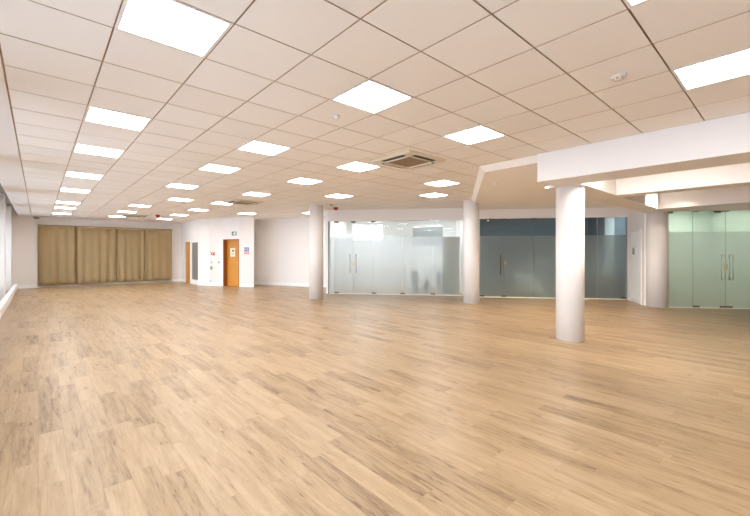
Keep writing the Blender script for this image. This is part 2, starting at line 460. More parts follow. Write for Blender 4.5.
# ------------------------------------------------------------------ bulkheads, soffit and coffers
bm = bmesh.new()
up = [(5.80, 3.72), (10.83, 7.33), (10.83, 7.02), G3, (12.58, 2.80), (12.58, 2.5), (5.80, 2.5)]
lo = [(5.92, 3.68), (10.83, 7.20), (10.83, 7.02), G3, (12.58, 2.80), (12.58, 2.5), (5.92, 2.5)]
add_prism(bm, up, 2.90, CEIL + .02, lo)
structure(obj('trim_3', bm, M_soffit))
bm = bmesh.new(); add_box(bm, 5.79, 6.47, -4.8, 2.67, 2.57, CEIL + .02)
structure(obj('trim_4', bm, M_white))
bm = bmesh.new(); add_box(bm, 6.47, 12.56, 2.28, 2.80, 2.57, 2.95)
structure(obj('trim_5', bm, M_white))
bm = bmesh.new(); add_box(bm, 8.25, 8.62, -4.8, 2.28, 2.57, CEIL)
structure(obj('trim_6', bm, M_white))
bm = bmesh.new(); add_prism(bm, [(11.62, 2.28), E2, E3, E4, (11.62, -4.8)], 2.575, CEIL)
structure(obj('trim_7', bm, M_white))
bm = bmesh.new(); add_box(bm, 6.47, 11.7, -4.8, 2.32, 2.97, CEIL + .02)
structure(obj('trim_8', bm, M_soffit))

# ------------------------------------------------------------------ round columns
def column(x, y, r, top, label):
    bm = bmesh.new()
    add_lathe(bm, [(0, 0), (r, 0), (r, top), (0, top)], 72)
    o = obj('round_column', bm, M_white)
    for p in o.data.polygons: p.use_smooth = len(p.vertices) == 4
    o.location = (x, y, 0)
    return tag(o, label, 'column', 'round columns')
column(6.74, 2.55, 0.218, 2.57, 'thick white round column nearest the camera, under the end of the deep beam')
column(6.66, 10.25, 0.225, CEIL, 'white round column beside the left end of the brightest frosted glass wall')
column(9.47, 6.33, 0.225, CEIL, 'white round column between the bright glass wall and the dark glass wall')
column(12.62, 2.51, 0.245, 2.57, 'white round column beside the green glass double doors')

# ------------------------------------------------------------------ ceiling light panels
ORD = ['first', 'second', 'third', 'fourth', 'fifth', 'sixth', 'seventh', 'eighth', 'ninth', 'tenth']
def light_label(i, j):
    if (i, j) in special: return special[(i, j)]
    key = 0 if i == 1 else i
    if j == -8 or (i, j) == (-3, -4): return 'added unseen lit ceiling panel behind the camera, %s' % {-3: 'by the windows', 0: 'in the middle', 3: 'by the deep beam'}[i] + (' and nearer' if j == -4 else '')  # panels behind the camera are added as unseen fill
    row = sorted(c[1] for c in light_cells if c[1] > -8 and c != (-3, -4) and (0 if c[0] == 1 else c[0]) == key)
    rn = {-3: 'the leftmost row', 0: 'the second row from the left', 3: 'the third row from the left'}[key]
    return 'square white lit ceiling panel, %s from the camera in %s' % (ORD[row.index(j)], rn)
special = {(6, 9): 'square lit ceiling panel right of the third row, left of the large air conditioner',
           (6, 19): 'small far lit ceiling panel above the white pilaster right of the orange door',
           (7, 4): 'lit ceiling panel nearer of the pair just right of the large air conditioner',
           (9, 6): 'lit ceiling panel farther of the pair just right of the large air conditioner',
           (9, 16): 'lit ceiling panel partly hidden behind the top of the left round column'}
bmf = bmesh.new()
for x0, x1, y0, y1 in ((-.294, .294, -.296, -.274), (-.294, .294, .274, .296), (-.294, -.272, -.274, .274), (.272, .294, -.274, .274)):
    add_box(bmf, x0, x1, y0, y1, -0.004, 0.02)
me_f = obj('frame', bmf, M_frame)
bmd = bmesh.new(); add_box(bmd, -.272, .272, -.274, .274, 0.002, 0.012)
me_d = obj('diffuser', bmd, M_panel)
for k, (i, j) in enumerate(light_cells):
    t = empty('ceiling_light', (X0 + (i + .5) * TX, Y0 + (j + .5) * TY, CEIL))
    tag(t, light_label(i, j), 'ceiling light', 'square ceiling light panels')
    f, d = (me_f, me_d) if k == 0 else (me_f.copy(), me_d.copy())
    if k:
        C.objects.link(f); C.objects.link(d)
    f.parent = t; d.parent = t

# ------------------------------------------------------------------ air conditioner cassettes
def cassette(x, y, label):
    t = empty('ceiling_air_conditioner', (x, y, CEIL))
    tag(t, label, 'air conditioner', 'ceiling air conditioners')
    bm = bmesh.new(); h = 0.45
    add_prism(bm, [(-h, -h), (h, -h), (h, h), (-h, h)], -0.035, -0.0025, [(-h + .03, -h + .03), (h - .03, -h + .03), (h - .03, h - .03), (-h + .03, h - .03)])
    obj('panel', bm, M_acw, t)
    bm = bmesh.new(); g = 0.24
    add_box(bm, -g, g, -g, g, -0.041, -0.0355)
    for k in range(17):
        yy = -g + 0.0275 * k + .008
        add_box(bm, -g + .01, g - .01, yy, yy + .012, -0.045, -0.041)
    obj('grille', bm, M_acgrille, t)
    for k in range(4):
        M = Matrix.Rotation(k * math.pi / 2, 4, 'Z')
        bm = bmesh.new(); add_box(bm, -.25, .25, .305, .385, -0.0375, -0.0352, M)
        s = obj('air_slot', bm, M_black, t)
        bm = bmesh.new(); add_box(bm, -.25, .25, .290, .304, -0.056, -0.0355, M)
        obj('louvre', bm, M_acw, s)
cassette(4.55, 4.25, 'large square ceiling air conditioner with brown grille, nearest the camera')
cassette(4.57, 11.0, 'ceiling air conditioner midway down the hall, second farthest')
cassette(2.90, 17.9, 'small far ceiling air conditioner near the curtains, beside the red beacon')

# ------------------------------------------------------------------ detectors, beacons, downlight
def detector(name, x, y, z, r, label, cat, slots=False, mat=None):
    bm = bmesh.new()
    add_lathe(bm, [(0, 0), (r, 0), (r, -.012), (r * .85, -.020), (r * .62, -.024), (r * .5, -.034), (0, -.036)], 32)
    o = empty(name, (x, y, z)); tag(o, label, cat)
    obj('body', bm, mat or M_plastw, o)
    if slots:
        for k in range(6):
            a = k * math.pi / 3
            bm = bmesh.new(); add_box(bm, r * .555, r * .63, -.004, .004, -.0325, -.023, Matrix.Rotation(a, 4, 'Z'))
            obj('vent', bm, M_black, o)
    return o
detector('smoke_detector', 3.75, 1.02, CEIL, 0.064, 'white round smoke detector with dark vents on the ceiling at upper right', 'smoke detector', True, M_detect)
detector('ceiling_sensor', 2.49, 3.42, CEIL, 0.036, 'tiny pale ceiling sensor just below the central light panel', 'sensor')
detector('soffit_detector', 6.98, 4.09, 2.90, 0.05, 'small pale detector on the plain tan soffit', 'smoke detector')
detector('ceiling_sensor', 6.92, 9.80, CEIL, 0.045, 'tiny grey ceiling sensor at the top of the left round column', 'sensor', mat=M_greyp)
def beacon(x, y, label):
    t = empty('ceiling_alarm_beacon', (x, y, CEIL - .004)); tag(t, label, 'fire alarm', 'red ceiling alarm beacons')
    bm = bmesh.new(); add_lathe(bm, [(0, .006), (.085, .006), (.085, -.025), (0, -.025)], 32); obj('base', bm, M_dred, t)
    bm = bmesh.new(); add_lathe(bm, [(0, -.025), (.075, -.025), (.07, -.06), (.045, -.085), (0, -.09)], 32); obj('lens', bm, M_red, t)
beacon(7.50, 10.35, 'dark red alarm beacon on the ceiling above the bright glass wall')
beacon(3.60, 17.15, 'red alarm beacon on the ceiling in front of the curtains')
for (x, y), lb in (((8.3, 3.55), 'small bright round downlight in the tan soffit beside the nearest column'), ((10.45, 4.0), 'added unseen downlight in the soffit, hidden behind the nearest column')):  # farther downlight is added out of sight to brighten the floor below
    t = empty('downlight', (x, y, 2.90)); tag(t, lb, 'downlight', 'soffit downlights')
    bm = bmesh.new(); add_lathe(bm, [(.095, .0), (.12, 0), (.12, -.006), (.095, -.01), (.095, 0)], 32); obj('rim', bm, M_frame, t)
    sl = bpy.data.lights.new('downlight_lamp', 'SPOT'); sl.energy = 130; sl.color = (1, .84, .60); sl.spot_size = R(130); sl.spot_blend = .7; sl.shadow_soft_size = .06
    so = bpy.data.objects.new('downlight_lamp', sl); C.objects.link(so); so.location = (0, 0, -.02); so.parent = t
    bm = bmesh.new(); add_lathe(bm, [(0, -.003), (.095, -.003), (.095, -.008), (0, -.008)], 32); obj('lamp', bm, M_down, t)

# lamps inside the coffers
def cove(x0, x1, y0, y1, label):
    t = empty('ceiling_batten_light', ((x0 + x1) / 2, (y0 + y1) / 2, 2.97)); tag(t, label, 'lamp')
    a, b = (x1 - x0) / 2, (y1 - y0) / 2
    bm = bmesh.new(); add_box(bm, -a, a, -b, b, -0.03, 0.006, bevel=.004); obj('housing', bm, M_plastw, t)
    bm = bmesh.new(); add_box(bm, -a * .86, a * .86, -b * .97, b * .97, -0.045, -0.03, bevel=.004); obj('tube', bm, M_cove, t)
cove(6.62, 6.72, 0.75, 2.15, 'slim batten lamp inside the near ceiling recess behind the deep beam')
o = empty('spotlight', (10.95, 1.35, 2.97)); tag(o, 'small wall washing spotlight inside the far ceiling recess before the green doors', 'lamp')
bm = bmesh.new(); add_lathe(bm, [(0, 0), (.05, 0), (.05, -.02), (0, -.02)], 24); obj('base', bm, M_plastw, o)
bm = bmesh.new(); add_lathe(bm, [(0, -.05), (.04, -.05), (.045, .05), (.03, .05), (.03, .03), (0, .03)], 24, Matrix.Translation((0, .03, -.055)) @ Matrix.Rotation(R(-100), 4, 'X')); hd = obj('head', bm, M_plastw, o)
sl = bpy.data.lights.new('spot_lamp', 'SPOT'); sl.energy = 160; sl.color = (1, .94, .85); sl.spot_size = R(75); sl.spot_blend = .5; sl.shadow_soft_size = .03
so = bpy.data.objects.new('spot_lamp', sl); C.objects.link(so); so.location = (10.95, 1.45, 2.90); so.rotation_euler = (R(72), 0, R(0)); so.parent = o; so.matrix_parent_inverse = Matrix.Translation((-10.95, -1.35, -2.97))
sl = bpy.data.lights.new('spot_lamp', 'SPOT'); sl.energy = 130; sl.color = (1, .88, .70); sl.spot_size = R(66); sl.spot_blend = .6; sl.shadow_soft_size = .03
so = bpy.data.objects.new('spot_lamp', sl); C.objects.link(so); so.location = (0, .05, -.07); so.rotation_euler = Vector((1.55, 1.0, -1.7)).to_track_quat('-Z', 'Y').to_euler(); so.parent = o

# ------------------------------------------------------------------ curtains
def curtain(x0, x1, y, z0, z1, label, seed, mat=None, group='gold curtains across the far wall', amp=0.05, cat='curtain', ang=0.0, org=None):
    rnd = random.Random(seed)
    n = int((x1 - x0) / 0.012); nz = 14
    ph = [rnd.uniform(0, 6.28) for _ in range(4)]
    t = empty('curtain', (0, 0, 0) if org is None else org, ang)
    tag(t, label, cat, group)
    bm = bmesh.new(); rows = []
    for k in range(nz + 1):
        f = k / nz; z = z1 + (z0 - z1) * f; row = []
        for i in range(n + 1):
            x = x0 + (x1 - x0) * i / n; s = (x - x0)
            e = min(s, x1 - x) / 0.09
            a = amp * (0.55 + 0.45 * f) * (1.25 if e < 1 else 1.0)
            w = 0.62 * math.sin(s * 2 * math.pi / 0.31 + ph[0] + 1.6 * math.sin(s * 2.2 + ph[1])) + .38 * math.sin(s * 2 * math.pi / 0.37 + ph[2] + .5 * f)
            yy = y + a * w + 0.006 * math.sin(s * 9 + f * 5 + ph[3]) + (0.13 * (1 - e) ** 2 if e < 1 else 0)
            row.append(bm.verts.new((x + 0.012 * min(1, e) * math.sin(f * 3 + s * 7), yy, z + (0.012 * math.sin(s * 3 + ph[1]) if k == nz else 0))))
        rows.append(row)
    for a, b in zip(rows[:-1], rows[1:]):
        for i in range(n): bm.faces.new((a[i], b[i], b[i + 1], a[i + 1]))
    bmesh.ops.solidify(bm, geom=bm.faces[:], thickness=0.006)
    obj('cloth', bm, mat or M_curtain, t, True)
    bm = bmesh.new(); m = max(2, int((x1 - x0) / .12))
    add_tube(bm, [(x0, y, z1 + .005), (x1, y, z1 + .005)], 0.016)
    obj('heading_tape', bm, mat or M_curtain, t)
    return t
curtain(-0.02, 1.234, 21.0, 0.10, 2.60, 'leftmost floor length gold curtain, with a dark left edge', 3)
curtain(1.238, 2.743, 21.0, 0.10, 2.60, 'gold curtain second from the left on the far wall, the widest', 11)
curtain(2.747, 3.853, 21.0, 0.10, 2.60, 'gold curtain third from the left on the far wall, between two others', 23)
curtain(3.857, 5.06, 21.0, 0.10, 2.60, 'rightmost gold curtain, next to the bare white wall', 37)
bm = bmesh.new(); add_box(bm, -.03, 5.07, 20.985, 21.02, 2.622, 2.652); add_box(bm, 0.3, .34, 21.02, 21.2, 2.63, 2.65); add_box(bm, 4.7, 4.74, 21.02, 21.2, 2.63, 2.65)
tag(obj('curtain_track', bm, M_bronze), 'thin dark curtain track along the top of the gold curtains', 'curtain track')

# ------------------------------------------------------------------ doors on the far right walls
Ml, Ll, al = frame_on(B0, C1)
d = structure(empty('door_1', Ml @ Vector((0.72, 0, 0)), al))
bm = bmesh.new(); add_box(bm, -.05, .0, -.02, .12, 0, 2.07); add_box(bm, 1.0, 1.05, -.02, .12, 0, 2.07); add_box(bm, 0, 1.0, -.02, .12, 2.02, 2.07)
obj('door_frame', bm, M_trimw, d)
bm = bmesh.new(); add_box(bm, .004, .996, .03, .075, .006, 2.014, bevel=.003); obj('door_leaf', bm, M_door, d)
bm = bmesh.new(); add_tube(bm, [(.90, .03, 1.02), (.90, -.02, 1.02), (.80, -.02, 1.02)], .01); obj('handle', bm, M_steel, d)
w = structure(empty('window_7', Ml @ Vector((1.93, 0, 0.17)), al))
bm = bmesh.new(); Lw = 1.15
for a in ((0, .04, 0, 1.83), (Lw - .04, Lw, 0, 1.83), (.04, Lw - .04, 0, .04), (.04, Lw - .04, 1.79, 1.83)): add_box(bm, a[0], a[1], -.012, .10, a[2], a[3])
obj('window_frame', bm, M_trimw, w)
bm = bmesh.new(); add_box(bm, .04, Lw - .04, .01, .022, .04, 1.79); obj('pane', bm, M_greypane, w)

d = structure(empty('door_2', Mx @ Vector((0.18, 0, 0)), ax))
bm = bmesh.new()
add_box(bm, 0, .035, -.012, .25, 0, 2.07); add_box(bm, .945, .98, -.012, .25, 0, 2.07); add_box(bm, .035, .945, -.012, .25, 2.035, 2.07)
obj('door_frame', bm, M_frameb, d)
bm = bmesh.new(); add_box(bm, .037, .943, .17, .215, .006, 2.032, bevel=.003); obj('door_leaf', bm, M_door, d)
bm = bmesh.new(); add_box(bm, .85, .91, .162, .17, .95, 1.15, bevel=.002); add_tube(bm, [(.88, .165, 1.05), (.88, .12, 1.05), (.78, .12, 1.05)], .01); obj('handle', bm, M_steel, d)
bm = bmesh.new(); add_box(bm, .035, .945, .0, .25, 0.0, .006); obj('threshold', bm, M_frameb, d)

def on_wall(P, Q, s, z, name):
    M, L, a = frame_on(P, Q)
    o = empty(name, M @ Vector((s, 0, z)), a)
    return o
# notice on the orange door
o = empty('door_notice', Mx @ Vector((.18 + .40, .168, 1.49)), ax); o.scale = (1.1, 1, 1.1); tag(o, 'cream paper notice with a dark mark on the orange door', 'notice')
bm = bmesh.new(); add_box(bm, -.13, .13, -.004, 0, -.17, .17); obj('sheet', bm, M_cream, o)
bm = bmesh.new(); add_box(bm, -.02, .07, -.006, -.0041, .02, .11); add_box(bm, -.07, .07, -.006, -.0041, -.06, -.045); add_box(bm, -.07, .04, -.006, -.0041, -.10, -.085); obj('print', bm, M_ink, o)
# exit sign
o = on_wall(C3, C4, 0.87, 2.31, 'exit_sign'); tag(o, 'small green and white running man exit sign above the orange door', 'exit sign')
bm = bmesh.new(); add_box(bm, -.165, .165, -.03, 0, -.095, .095, bevel=.004); obj('plate', bm, M_green, o)
bm = bmesh.new(); y0, y1 = -.033, -.0305
add_box(bm, .045, .135, y0, y1, -.075, .075)                 # doorway
obj('doorway_mark', bm, M_sign, o)
bm = bmesh.new()
def bar(p, q, w):
    p = Vector((p[0], 0, p[1])); q = Vector((q[0], 0, q[1])); dd = q - p; L = dd.length
    ang = math.atan2(dd.z, dd.x)
    add_box(bm, 0, L, y0, y1, -w / 2, w / 2, Matrix.Translation((p.x, 0, p.z)) @ Matrix.Rotation(-ang, 4, 'Y'))
bar((-.01, -.01), (.01, .045), .028); bar((.01, .03), (-.045, .03), .014); bar((.01, .035), (.035, .0), .014)
bar((-.01, -.01), (.03, -.035), .018); bar((.03, -.035), (.025, -.075), .016); bar((-.01, -.01), (-.03, -.05), .018); bar((-.03, -.05), (-.07, -.05), .016)
add_lathe(bm, [(0, 0), (.017, 0), (.017, .0025), (0, .0025)], 16, Matrix.Translation((.022, y1, .068)) @ Matrix.Rotation(R(90), 4, 'X'))
bar((-.12, .0), (-.07, .0), .014); bar((-.125, 0), (-.10, .03), .014); bar((-.125, 0), (-.10, -.03), .014)
obj('running_figure', bm, M_sign, o)
o.scale = (0.78, 1, 0.86)
# notice on the pilaster
o = on_wall(C4, C5, 0.30, 1.58, 'fire_notice'); o.scale = (0.9, 1, 1.15); tag(o, 'blue and red fire action notice on the pilaster right of the orange door', 'notice')
bm = bmesh.new(); add_box(bm, -.12, .12, -.006, 0, -.15, .15); obj('plate', bm, M_sign, o)
bm = bmesh.new(); add_box(bm, -.115, .115, -.009, -.0062, -.04, .11); obj('blue_field', bm, M_blue, o)
bm = bmesh.new(); add_box(bm, -.115, .115, -.009, -.0062, -.145, -.06); obj('red_field', bm, M_pink, o)
bm = bmesh.new()
for zz in (.07, .03, -.01): add_box(bm, -.03, .09, -.0105, -.0092, zz, zz + .016)
add_lathe(bm, [(0, 0), (.03, 0), (.03, .0015), (0, .0015)], 16, Matrix.Translation((-.07, -.009, .04)) @ Matrix.Rotation(R(90), 4, 'X'))
obj('print', bm, M_sign, o)
for zz in (-.09, -.125):
    bm = bmesh.new(); add_box(bm, -.09, .09, -.0105, -.0092, zz, zz + .014); obj('print', bm, M_sign, o)
# call point, switches, socket
o = on_wall(C2, C3, 0.17, 1.43, 'fire_call_point'); tag(o, 'small red fire alarm call point on the white wall left of the orange door', 'fire alarm')
bm = bmesh.new(); add_box(bm, -.075, .075, -.04, 0, -.06, .06, bevel=.006); obj('case', bm, M_red, o)
bm = bmesh.new(); add_box(bm, -.022, .022, -.043, -.0402, -.02, .02); obj('window', bm, M_sign, o)
def switch(P, Q, s, z, label, cat='light switch', name='light_switch', plate=None, w=.055, h=.055):
    o = on_wall(P, Q, s, z, name); tag(o, label, cat)
    bm = bmesh.new(); add_box(bm, -w, w, -.012, 0, -h, h, bevel=.003); obj('plate', bm, plate or M_steel, o)
    bm = bmesh.new(); add_box(bm, -w * .45, w * .45, -.02, -.0122, -h * .6, h * .6, bevel=.002); obj('rocker', bm, M_greyp, o)
switch(C2, C3, .09, 1.05, 'grey wall switch, upper of the pair left of the orange door')
switch(C2, C3, .09, .80, 'dark wall switch, lower of the pair left of the orange door', plate=M_greyp, h=.075)
switch(C2, C3, .44, 1.05, 'grey wall switch nearest the orange door frame')
switch(C1, C2, .72, 1.50, 'tiny grey wall sensor left of the red call point', 'sensor', 'wall_sensor', M_plastw, .045, .045)
switch(C1, C2, .74, .22, 'low white wall socket near the floor, right of the grey panel', 'socket', 'wall_socket', M_plastw, .06, .04)
# camera on far wall
o = empty('wall_camera', (-.06, 21.2, 2.93)); tag(o, 'small grey box camera high on the far wall left of the curtains', 'security camera')
bm = bmesh.new(); add_box(bm, -.03, .03, -.05, 0, -.03, .05, bevel=.004); obj('bracket', bm, M_greyp, o)
bm = bmesh.new(); add_box(bm, -.09, .09, -.17, -.05, -.045, .045, bevel=.012); obj('body', bm, M_greyp, o)

# riser cupboard and its lock
Mr, Lr, ar = frame_on(G3, E1)
o = empty('riser_cupboard_door', Mr @ Vector((.30, 0, 0)), ar); tag(o, 'narrow white flush cupboard door in the wall beside the column', 'cupboard door')
bm = bmesh.new(); add_box(bm, 0, .86, -.022, -.002, .09, 2.10, bevel=.003); obj('leaf', bm, M_trimw, o)
bm = bmesh.new()
add_box(bm, -.05, -.005, -.03, -.002, 0.0, 2.15); add_box(bm, .865, .91, -.03, -.002, 0, 2.15); add_box(bm, -.05, .91, -.03, -.002, 2.105, 2.15)
obj('architrave', bm, M_white, o)
o = empty('door_keypad', Mr @ Vector((.62, -.022, 1.52)), ar); tag(o, 'small dark keypad on the narrow white cupboard door', 'keypad')
bm = bmesh.new(); add_box(bm, -.045, .045, -.03, 0, -.10, .10, bevel=.006); obj('case', bm, M_greyp, o)
bm = bmesh.new()
for i in range(3):
    for j in range(4): add_box(bm, -.032 + i * .023, -.014 + i * .023, -.034, -.0302, -.07 + j * .03, -.05 + j * .03)
obj('keys', bm, M_black, o)

# ------------------------------------------------------------------ glass partitions
FR = 2.03
def pane_bm(s0, s1, z0, z1, t=0.012, y=0.06):
    bm = bmesh.new()
    add_box(bm, s0, s1, y - t / 2, y + t / 2, z0, FR, mi=0)
    add_box(bm, s0, s1, y - t / 2, y + t / 2, FR, z1, mi=1)
    bm.normal_update()  # edge strips take the glass-edge colour, the film is on the hall face only
    for f in bm.faces:
        if abs(f.calc_center_median().x - s0) < 1e-5 or abs(f.calc_center_median().x - s1) < 1e-5: f.material_index = 2
        elif f.normal.y > .5 or abs(f.normal.z) > .5: f.material_index = 1
    bmesh.ops.remove_doubles(bm, verts=bm.verts[:], dist=1e-5)
    return bm
def patch(t, s, z, w=.16, h=.05):
    bm = bmesh.new(); add_box(bm, s - w / 2, s + w / 2, .035, .085, z - h / 2, z + h / 2, bevel=.004)
    return obj('patch_fitting', bm, M_bronze, t)
def pull(t, s, z0=.76, z1=1.42, side=-1, bow=0.0, hm=M_bronze):
    bm = bmesh.new(); y = .06 - .06
    if bow:
        pts = [(s, y, z0), (s + bow, y, z0), (s + bow, y, z1), (s, y, z1), (s, y, z0)]
        for a, b in zip(pts[:-1], pts[1:]): add_tube(bm, [a, b], .009)
    else:
        add_tube(bm, [(s, y, z0), (s, y, z1)], .014)
    for z in (z0 + .04, z1 - .04): add_tube(bm, [(s, y, z), (s, .056, z)], .009)
    return obj('pull_handle', bm, hm, t)
def partition(P, Q, name, label, panels, doors, mats, fits, top, top_steel=False):
    M, L, a = frame_on(P, Q)
    t = empty(name, M @ Vector((0, 0, 0)), a); tag(t, label, 'glass partition')
    for s0, s1 in panels: obj('fixed_pane', pane_bm(s0, s1, .024, top - .01), mats, t)
    for s0, s1, handles, bow in doors:
        dlf = obj('glass_door', pane_bm(s0, s1, .028, top - .03), mats, t)
        for hs in handles: pull(dlf, hs, bow=bow, hm=M_steel if bow or top_steel else M_bronze)
    for s, z in fits: patch(t, s, z)
    return t, M, L
G1M = [M_frost, M_clear, M_edge]; G2M = [M_frostd, M_cleard, M_edge]; G4M = [M_frostg, M_clearg, M_edge]
t, M, L = partition(G0, G1, 'glass_partition', 'bright white frosted glass wall with double doors, between two columns',
    [(.02, .228), (1.634, 2.664), (2.672, 3.716), (3.724, 4.638)], [(.234, .908, [.80], 0), (.916, 1.626, [1.02], 0)], G1M,
    [(.30, 2.575), (.912, 2.575), (1.63, 2.575), (.30, .045), (1.66, .045), (2.67, .045), (3.72, .045)], HEAD, True)
bm = bmesh.new(); add_box(bm, 0.0, .03, .0, .09, 0, HEAD); obj('edge_channel', bm, M_edgedark, t)
bm = bmesh.new(); add_box(bm, .02, L, .035, .085, 0, .022); obj('threshold', bm, M_cream, t)
bm = bmesh.new(); add_box(bm, .885, .935, .03, .09, 1.00, 1.12, bevel=.004); obj('lock', bm, M_brass, t)
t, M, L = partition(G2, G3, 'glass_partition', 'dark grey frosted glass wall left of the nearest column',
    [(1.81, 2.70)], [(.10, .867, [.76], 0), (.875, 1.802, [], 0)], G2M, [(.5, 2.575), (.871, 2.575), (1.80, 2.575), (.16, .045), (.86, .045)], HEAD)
for s in (.065, 2.702):
    bm = bmesh.new(); add_box(bm, s, s + .03, .03, .09, 0, HEAD); obj('edge_channel', bm, M_steel, t)
bm = bmesh.new(); add_box(bm, .06, 2.72, .03, .09, 0, .022); obj('threshold', bm, M_cream, t)
bm = bmesh.new(); add_box(bm, .88, .935, .03, .09, 1.07, 1.20, bevel=.004); obj('lock', bm, M_brass, t)
t, M, L = partition(G2, G3, 'glass_partition', 'narrow dark frosted glass panel pair right of the nearest column',
    [(3.12, 3.722), (3.73, 4.56)], [], G2M, [(4.50, .045)], HEAD)
bm = bmesh.new(); add_box(bm, 4.56, 4.595, .03, .09, 0, HEAD); obj('edge_channel', bm, M_greyp, t)
bm = bmesh.new(); add_box(bm, 3.715, 3.737, .052, .068, .024, HEAD - .01); obj('joint_strip', bm, M_steel, t)
bm = bmesh.new(); add_box(bm, 3.1, 4.6, .03, .09, 0, .022); obj('threshold', bm, M_cream, t)
t, M, L = partition(E2, E3, 'glass_partition', 'green tinted frosted glass double doors with square handles at far right',
    [(.03, .65), (2.226, 3.176)], [(.66, 1.434, [1.395], -.085), (1.446, 2.218, [1.495], .085)], G4M,
    [(.09, 2.55), (.72, 2.585), (1.25, 2.56), (1.44, 2.585), (.73, .04), (1.38, .04), (1.52, .04)], HEAD)
bm = bmesh.new(); add_box(bm, 1.41, 1.47, .03, .09, 1.03, 1.17, bevel=.004); obj('lock', bm, M_brass, t)
bm = bmesh.new(); add_box(bm, 0, L, .02, .10, HEAD - .01, HEAD + .01); obj('head_channel', bm, M_cream, t)
bm = bmesh.new(); add_box(bm, 0.0, L, .03, .09, 0, .02); obj('threshold', bm, M_cream, t)

# ------------------------------------------------------------------ rooms behind the glass
# bright office
M1, L1, a1 = frame_on(G0, G1)
def room(P, Q, name, mat, depth, left=True, right=True, hole=None):
    M, L, a = frame_on(P, Q)
    def w(x, y): v = M @ Vector((x, y, 0)); return (v.x, v.y)
    bm = bmesh.new()
    wall_run(bm, w(0, depth), w(L, depth), 0, 3.05, 0.12, [hole] if hole else ())
    if left: wall_run(bm, w(0.0, .1), w(0.0, depth), 0, 3.05, .1, ext1=.1)
    if right: wall_run(bm, w(L, depth), w(L, .1), 0, 3.05, .1, ext0=.1)
    add_box(bm, 0, L, .14, depth, 2.95, 3.03, M)
    return structure(obj(name, bm, mat)), M, L, a
_, M, L, a = room(G0, G1, 'wall_office', M_offwall, 3.4, hole=(.2, 1.62, 2.02, 2.75))
w = structure(empty('window_8', M @ Vector((.2, 3.45, 2.02)), a))
bm = bmesh.new()
for q in ((0, .05, 0, 0.73), (1.37, 1.42, 0, 0.73), (.05, 1.37, 0, .05), (.05, 1.37, .68, 0.73), (.69, .73, .05, .68)): add_box(bm, q[0], q[1], -.03, .03, q[2], q[3])
obj('window_frame', bm, M_trimw, w)
bm = bmesh.new(); add_box(bm, .04, 1.38, -.004, .004, .04, .69); obj('pane', bm, M_win, w)
for k, (sx, sy, lb) in enumerate(((0.7, .9, 'added unseen panel lighting the bright office, front left'), (3.8, .9, 'added unseen panel lighting the bright office, front right'), (0.9, 2.4, 'added unseen panel lighting the bright office, back left'), (3.7, 2.4, 'added unseen panel lighting the bright office, back right'))):  # unseen lamps added to light the frosted glass from behind
    t = empty('fill_panel', M @ Vector((sx, sy, 2.95)), a); tag(t, lb, 'ceiling light', 'added office fill panels')
    f = me_f.copy(); dd = me_d.copy(); C.objects.link(f); C.objects.link(dd); f.parent = t; dd.parent = t
    f.location = dd.location = (0, 0, -.022)
curtain(0, .56, 0, .05, 2.0, 'sage green curtain seen through the right end of the bright frosted glass', 5, M_officecur, None, .035, ang=a, org=M @ Vector((4.06, .20, 0)))
t = empty('window_blind', M @ Vector((2.9, 3.38, 1.78)), a); tag(t, 'grey slatted blind high on the back wall inside the bright office', 'blind')
bm = bmesh.new(); add_box(bm, 0, 1.3, -.05, .01, .80, .88, bevel=.005); obj('headrail', bm, M_trimw, t)
bm = bmesh.new()
for k in range(16): add_box(bm, .01, 1.29, -.024, .020, .02 + k * .05, .026 + k * .05, Matrix.Translation((0, 0, .02 + k * .05)) @ Matrix.Rotation(R(-38), 4, 'X') @ Matrix.Translation((0, 0, -.02 - k * .05)))
obj('slats', bm, M_blind, t)
def cabinet(sx, sy, w_, d_, h_, label, name='pedestal_cabinet'):
    t = empty(name, M @ Vector((sx, sy, 0)), a); tag(t, label, 'cabinet')
    bm = bmesh.new(); add_box(bm, 0, w_, 0, d_, 0, h_, bevel=.006); obj('body', bm, M_cab, t)
    bm = bmesh.new(); add_box(bm, .01, w_ - .01, -.016, -.001, .05, h_ - .02, bevel=.003); obj('door', bm, M_cab, t)
cabinet(2.98, .14, .22, .3, .82, 'pale grey upright box, left one behind the bright frosted glass')
cabinet(3.86, .14, .14, .3, .80, 'grey upright box beside the sage curtain behind the frosted glass')
t = empty('potted_plant', M @ Vector((3.50, .27, 0)), a); t.scale = (.75, .75, 1.25); tag(t, 'dark bushy plant low behind the bright frosted glass', 'plant')
bm = bmesh.new(); add_lathe(bm, [(0, 0), (.08, 0), (.11, .2), (.095, .2), (.09, .17), (0, .17)], 24); obj('pot', bm, M_pot, t)
bm = bmesh.new(); rl = random.Random(4)
for k in range(70):
    th, el, ln = rl.uniform(0, 6.28), rl.uniform(.2, 1.5), rl.uniform(.14, .28)
    Ml_ = Matrix.Translation((0, 0, .18)) @ Matrix.Rotation(th, 4, 'Z') @ Matrix.Rotation(-el, 4, 'Y')
    b2 = bmesh.new()
    pts = [(.03, 0, 0), (ln * .5, .035, .01), (ln, 0, -.02), (ln * .5, -.035, .01)]
    b2.faces.new([b2.verts.new(p) for p in pts]); merge(bm, b2, Ml_)
obj('foliage', bm, M_leaf, t)
bm = bmesh.new(); add_box(bm, 3.22, 3.84, .085, .115, .10, .15, M)
for s in (3.3, 3.75): add_box(bm, s, s + .03, .085, .115, 0, .10, M)
tag(obj('low_rail', bm, M_cab), 'low grey rail along the floor behind the bright frosted glass', 'rail')

